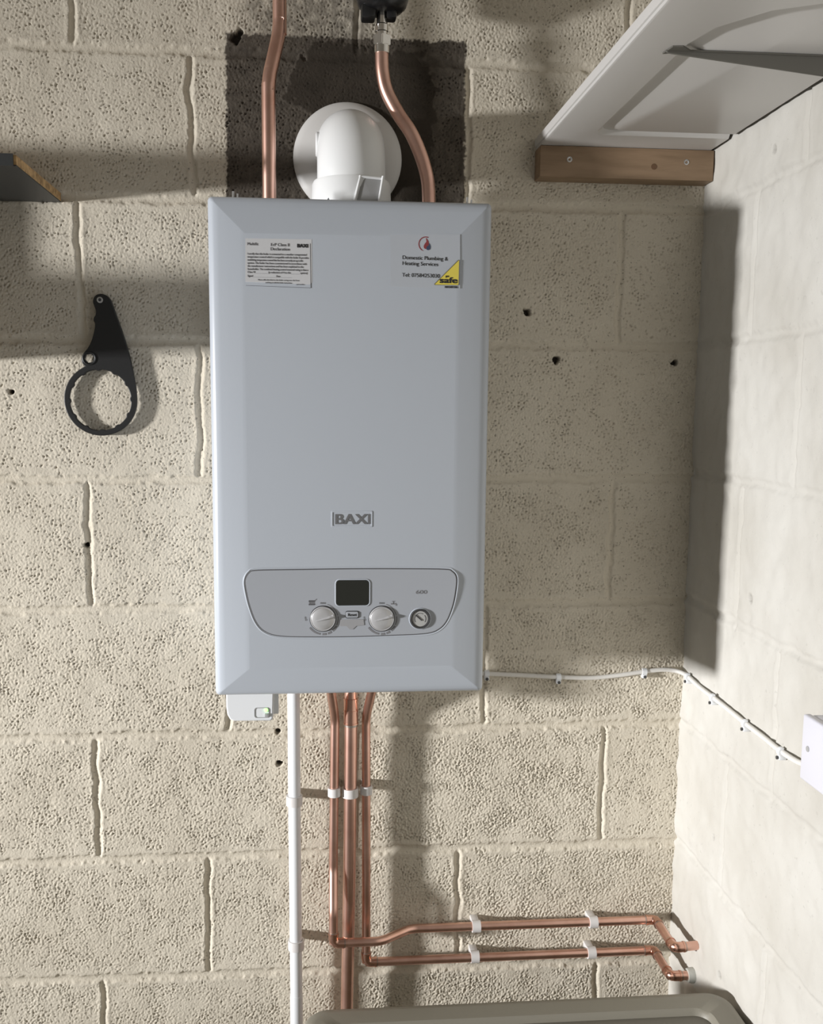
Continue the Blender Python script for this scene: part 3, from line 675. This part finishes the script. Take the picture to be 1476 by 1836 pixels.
def cable_clip(label):
    t = thing('cable_clip', (0.8115, 0, 1.0175), label, 'clip', 'cable clips along the white cable')
    cx, cz = 0.8115, 1.0186; rings = []
    for k in range(15):
        a_ = R(100 - 200 * k / 14) ; r0, r1 = 0.0042, 0.0066
        rings.append([(cx - 0.004, -0.006 - r0 * math.cos(a_), cz + r0 * math.sin(a_)), (cx - 0.004, -0.006 - r1 * math.cos(a_), cz + r1 * math.sin(a_)), (cx + 0.004, -0.006 - r1 * math.cos(a_), cz + r1 * math.sin(a_)), (cx + 0.004, -0.006 - r0 * math.cos(a_), cz + r0 * math.sin(a_))])
    link('hook', merge(loft(rings), box(cx - 0.004, cx + 0.004, -0.011, 0.0, cz - 0.0115, cz - 0.0045, 0.0012)), M_white, t, 40)
    link('nail', lathe([(0.0020, 0.0), (0.0020, -0.002), (0.0028, -0.002), (0.0026, -0.0032), (0, -0.0036)], (cx, -0.0105, cz - 0.0082), 'Y', 14), M_dark, t)
    return t
cc = cable_clip('cable clip on the block wall midway between the boiler and the corner')
def put_clip(x_, y_, z_, lab_, right=False):
    o = dup(cc, (x_ - 0.8115, y_, z_ - 1.0186)); o['label'] = lab_
    if right: o.rotation_euler = (0, 0, R(-90))
    return o
put_clip(0.6820, 0, 1.0270, 'cable clip right beside the lower right edge of the boiler')
put_clip(0.9679, 0, 1.0262, 'cable clip on the block wall nearest the corner')
for y_, z_, lab_ in ((-0.0450, 1.0262, 'cable clip on the right wall just round the corner'), (-0.1550, 1.0212, 'second cable clip from the corner on the right wall'),
                     (-0.2788, 1.0175, 'third cable clip from the corner on the right wall'), (-0.3955, 1.0150, 'cable clip on the right wall nearest the socket box')):
    put_clip(XR, y_, z_, lab_, True)
sk = thing('socket_box', (XR, -0.585, 1.022), 'white electrical socket box on the right wall at the edge of the photo', 'socket')
link('back_box', box(XR - 0.030, XR + 0.0005, -0.657, -0.5135, 1.0235, 1.1075, 0.003), M_box, sk)
link('face_plate', box(XR - 0.040, XR - 0.0295, -0.659, -0.5115, 1.0225, 1.1085, 0.003, 3), M_box, sk)
for y_ in (-0.5290, -0.6420): link('plate_screw', lathe([(0.0038, 0.001), (0.0038, -0.0006), (0.0, -0.0008)], (XR - 0.0402, y_, 1.0675), 'X', 16), M_clampgrey, sk)

# ------------------------------------------------------------------ plastic spanner hung on a screw
sp = thing('ring_spanner', (0.0293, -0.012, 1.50), 'black plastic ring spanner hanging from a screw on the block wall', 'spanner')
out = []
cx, cz, ro = 0.0293, 1.5017, 0.0585
for k in range(0, 41):                                  # round the big ring from right side clockwise to upper left
    a_ = R(2 - (360 - 122) * k / 40 + 0)
    out.append((cx + ro * math.cos(a_), cz + ro * math.sin(a_)))
left = [(0.0062, 1.5563), (0.0022, 1.5605), (0.0008, 1.5668), (0.0026, 1.5738), (0.0060, 1.5790), (0.0118, 1.5860), (0.0180, 1.5980), (0.0222, 1.6120), (0.0238, 1.6200), (0.0240, 1.6250), (0.0222, 1.6290), (0.0226, 1.6340), (0.0252, 1.6380), (0.0262, 1.6450), (0.0240, 1.6520), (0.0220, 1.6590), (0.0235, 1.6660), (0.0285, 1.6708), (0.0370, 1.6722), (0.0450, 1.6690), (0.0500, 1.6630), (0.0530, 1.6550),
        (0.0590, 1.6370), (0.0660, 1.6160), (0.0735, 1.5910), (0.0795, 1.5660), (0.0845, 1.5380), (0.0872, 1.5180)]
out += [(v.x, v.y) for v in catmull([(x_, z_, 0) for x_, z_ in left], 4)]
inner = []
for k in range(12 * 8):
    a_ = 2 * math.pi * k / 96; ph = (k % 8) / 8
    inner.append((cx - 0.0005 + (0.0478 if ph < 0.25 else 0.0497) * math.cos(a_), cz - 0.0003 + (0.0478 if ph < 0.25 else 0.0497) * math.sin(a_)))
hx, hz = 0.0134, 1.5690
small = [(hx + 0.0078 * math.cos(R(60 * k + 10)), hz + 0.0078 * math.sin(R(60 * k + 10))) for k in range(6)]
link('body', plate([out, inner, small], -0.0145, 0.0095, 0.0012), M_rubber, sp)
rim = []
link('hex_rim', tube([(hx + 0.0100 * math.cos(t), -0.0150, hz + 0.0100 * math.sin(t)) for t in np.linspace(0, 2 * math.pi, 32, endpoint=False)], 0.0014, 8, True), M_rubber, sp)
hs = thing('wall_screw', (0.0335, 0, 1.6625), 'screw with a cupped washer through the tip of the black spanner', 'screw')
link('washer', lathe([(0.0052, 0.0), (0.0050, -0.0014), (0.0034, -0.0017)], (0.0335, -0.0145, 1.6625), 'Y', 24), M_steel, hs)
link('screw_head', lathe([(0.0020, 0.0155), (0.0020, -0.0014), (0.0026, -0.0016), (0.0024, -0.0026), (0.0010, -0.0026), (0, -0.0018)], (0.0335, -0.0150, 1.6625), 'Y', 20), M_dark, hs)

# ------------------------------------------------------------------ left shelf
ls = thing('wall_shelf', (-0.5, 0, 1.817), 'chipboard shelf with a dark laminate underside and a raw end at the left edge', 'shelf')
link('board', box(-1.0, -0.026, -0.2440, 0.0, 1.8185, 1.8315, 0.0004, 1), M_chip, ls, 0)
link('laminate', box(-1.0, -0.0265, -0.2440, 0.0, 1.8168, 1.8185), M_laminate, ls, 0)
link('edging', box(-1.0, -0.030, -0.2456, -0.2440, 1.8168, 1.8330), M_laminate, ls, 0)

link('added_shade_post', box(-0.325, -0.305, -0.105, 0.0, 1.66, 1.8168, 0.001), M_chip, ls, 0)  # added out of view to cast the upright shadow edge under the shelf
link('added_shade_box', box(-0.95, -0.24, -0.330, -0.030, 1.560, 1.650, 0.002), M_chip, ls, 0)  # unseen box, added to throw the dark band across the left wall
link('shade_box_rail', box(-0.95, -0.24, -0.030, 0.0, 1.600, 1.645, 0.002), M_chip, ls, 0)  # joins the added shadow-casting box to the wall, also out of view

# ------------------------------------------------------------------ right shelf (an old cabinet door), batten, bracket
rs = thing('wall_shelf', (0.89, -0.3, 1.9185), 'white moulded cabinet door laid flat as a shelf in the upper right corner', 'shelf')
zs0, zs1 = 1.9185, 1.9385
sx0, sx1, sy0, sy1 = 0.7455, XR - 0.0015, -0.790, -0.004
def shelf_panel():
    # underside built from loops: outer frame, sloped moulding, raised field with an arched front end
    zz = zs0
    def loop(ins):
        l, r_, bck, frt = sx0 + 0.070 + ins, sx1 - 0.006 + 0 * ins, -0.108 - ins, -0.500 + ins
        pts = [(r_, bck), (l + 0.018, bck), (l + 0.006, bck - 0.008), (l, bck - 0.024), (l, frt), (l + 0.012, frt - 0.052), (l + 0.052, frt - 0.105), (l + 0.100, frt - 0.130), (l + 0.150, frt - 0.140), (r_, frt - 0.143)]
        return pts
    bm = bmesh.new()
    lo = [(sx1, -0.108), (sx1, sy1), (sx0, sy1), (sx0, sy0), (sx1, sy0), (sx1, -0.643)]
    l0 = loop(0.0)
    V0 = [bm.verts.new((x_, y_, zz)) for x_, y_ in l0]; V1 = [bm.verts.new((x_, y_, zz + 0.0062)) for x_, y_ in loop(0.006)]
    V2 = [bm.verts.new((x_, y_, zz + 0.0060)) for x_, y_ in loop(0.012)]; V3 = [bm.verts.new((x_, y_, zz + 0.0008)) for x_, y_ in loop(0.024)]
    for A_, B_ in ((V0, V1), (V1, V2), (V2, V3)):
        for k in range(len(A_) - 1): bm.faces.new((A_[k], A_[k + 1], B_[k + 1], B_[k]))
    bm.faces.new(V3)
    C_ = {k: bm.verts.new((x_, y_, zz)) for k, (x_, y_) in enumerate([(sx1 - 0.006, sy1), (sx0 + 0.006, sy1), (sx0 + 0.006, sy0), (sx1 - 0.006, sy0)])}
    n = len(V0)
    bm.faces.new((C_[0], C_[1], V0[3], V0[2], V0[1], V0[0]))
    bm.faces.new((C_[1], C_[2], V0[6], V0[5], V0[4], V0[3])); bm.faces.new((C_[2], C_[3], V0[9], V0[8], V0[7], V0[6]))
    # sides and top: small rounded edge with one step (moulded door edge)
    prof_ = [(0.006, 0.0), (0.0035, 0.0012), (0.0030, 0.0045), (0.0012, 0.0055), (0.0, 0.0085), (0.0, 0.0165), (0.003, 0.0200)]
    prev = [C_[0], C_[1], C_[2], C_[3]]
    for ins, h in prof_[1:]:
        cur = [bm.verts.new(p) for p in ((sx1 - 0.0015, sy1, zz + h), (sx0 + ins, sy1, zz + h), (sx0 + ins, sy0 + ins, zz + h), (sx1 - 0.0015, sy0 + ins, zz + h))]
        for k in range(3): bm.faces.new((prev[k], prev[k + 1], cur[k + 1], cur[k]))
        prev = cur
    bm.faces.new(prev)
    return bm_mesh(bm)
link('door_panel', shelf_panel(), M_shelfwhite, rs, 30)

bt = thing('timber_batten', (0.893, 0, 1.867), 'pine batten screwed to the block wall under the white shelf', 'batten')
link('timber', box(0.7475, XR - 0.002, -0.040, 0.0, 1.8690, 1.9180, 0.0012), M_pine, bt)
link('knot', lathe([(0.0050, 0.001), (0.0048, -0.0002), (0, -0.0003)], (0.9379, -0.0402, 1.8894), 'Y', 16), M_knot, bt)
for sx_, sz_ in ((0.796, 1.8969), (0.9925, 1.898)):
    link('batten_screw', lathe([(0.0045, 0.002), (0.0045, -0.0004), (0.0030, -0.0006), (0.0014, 0.0006), (0, 0.0008)], (sx_, -0.0402, sz_), 'Y', 20), M_steel, bt)

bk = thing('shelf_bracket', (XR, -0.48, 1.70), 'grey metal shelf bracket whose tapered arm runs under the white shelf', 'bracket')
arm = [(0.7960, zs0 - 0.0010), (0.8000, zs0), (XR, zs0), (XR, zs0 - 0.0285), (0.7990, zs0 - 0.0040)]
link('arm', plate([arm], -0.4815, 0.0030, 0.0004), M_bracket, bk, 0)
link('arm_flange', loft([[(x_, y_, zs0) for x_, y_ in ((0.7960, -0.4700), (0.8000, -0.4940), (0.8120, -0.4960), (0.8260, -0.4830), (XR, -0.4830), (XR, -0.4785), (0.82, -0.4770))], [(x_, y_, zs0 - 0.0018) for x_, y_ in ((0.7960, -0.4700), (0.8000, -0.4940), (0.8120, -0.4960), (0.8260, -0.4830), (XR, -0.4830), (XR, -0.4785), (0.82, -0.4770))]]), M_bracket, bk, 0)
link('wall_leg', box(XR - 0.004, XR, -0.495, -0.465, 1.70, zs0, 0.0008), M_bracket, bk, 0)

# ------------------------------------------------------------------ chest in the foreground
ch = thing('storage_chest', (0.676, -0.6, 0.0), 'olive grey flat-topped chest with a dark inset lid at the bottom edge of the photo', 'chest')
cx0, cx1, cy0, cy1, ct = 0.3590, 1.0345, -0.800, -0.256, 0.5690
def rr3(ins, z_, r_): return [(x_, y_, z_) for x_, y_ in rrect(cx0 + ins, cx1 - ins, cy0 + ins, cy1 - ins, r_, 8)]
link('body', loft([rr3(0.035, 0.002, 0.03), rr3(0.012, 0.474, 0.03), rr3(0.012, 0.519, 0.03)]), M_chest, ch, 40)
lid = link('lid', loft([rr3(0.004, 0.519, 0.034), rr3(0.0, 0.525, 0.036), rr3(0.0, 0.555, 0.036), rr3(0.0015, 0.562, 0.036), rr3(0.006, 0.567, 0.034), rr3(0.018, ct, 0.030), rr3(0.046, ct, 0.026), rr3(0.050, ct - 0.004, 0.024), rr3(0.052, ct - 0.010, 0.022)]), M_chest, ch, 40)
link('lid_inset', loft([rr3(0.052, ct - 0.014, 0.022), rr3(0.052, ct - 0.0095, 0.022), rr3(0.30 * 0.2, ct - 0.0085, 0.02)]), M_chest_in, lid, 40)
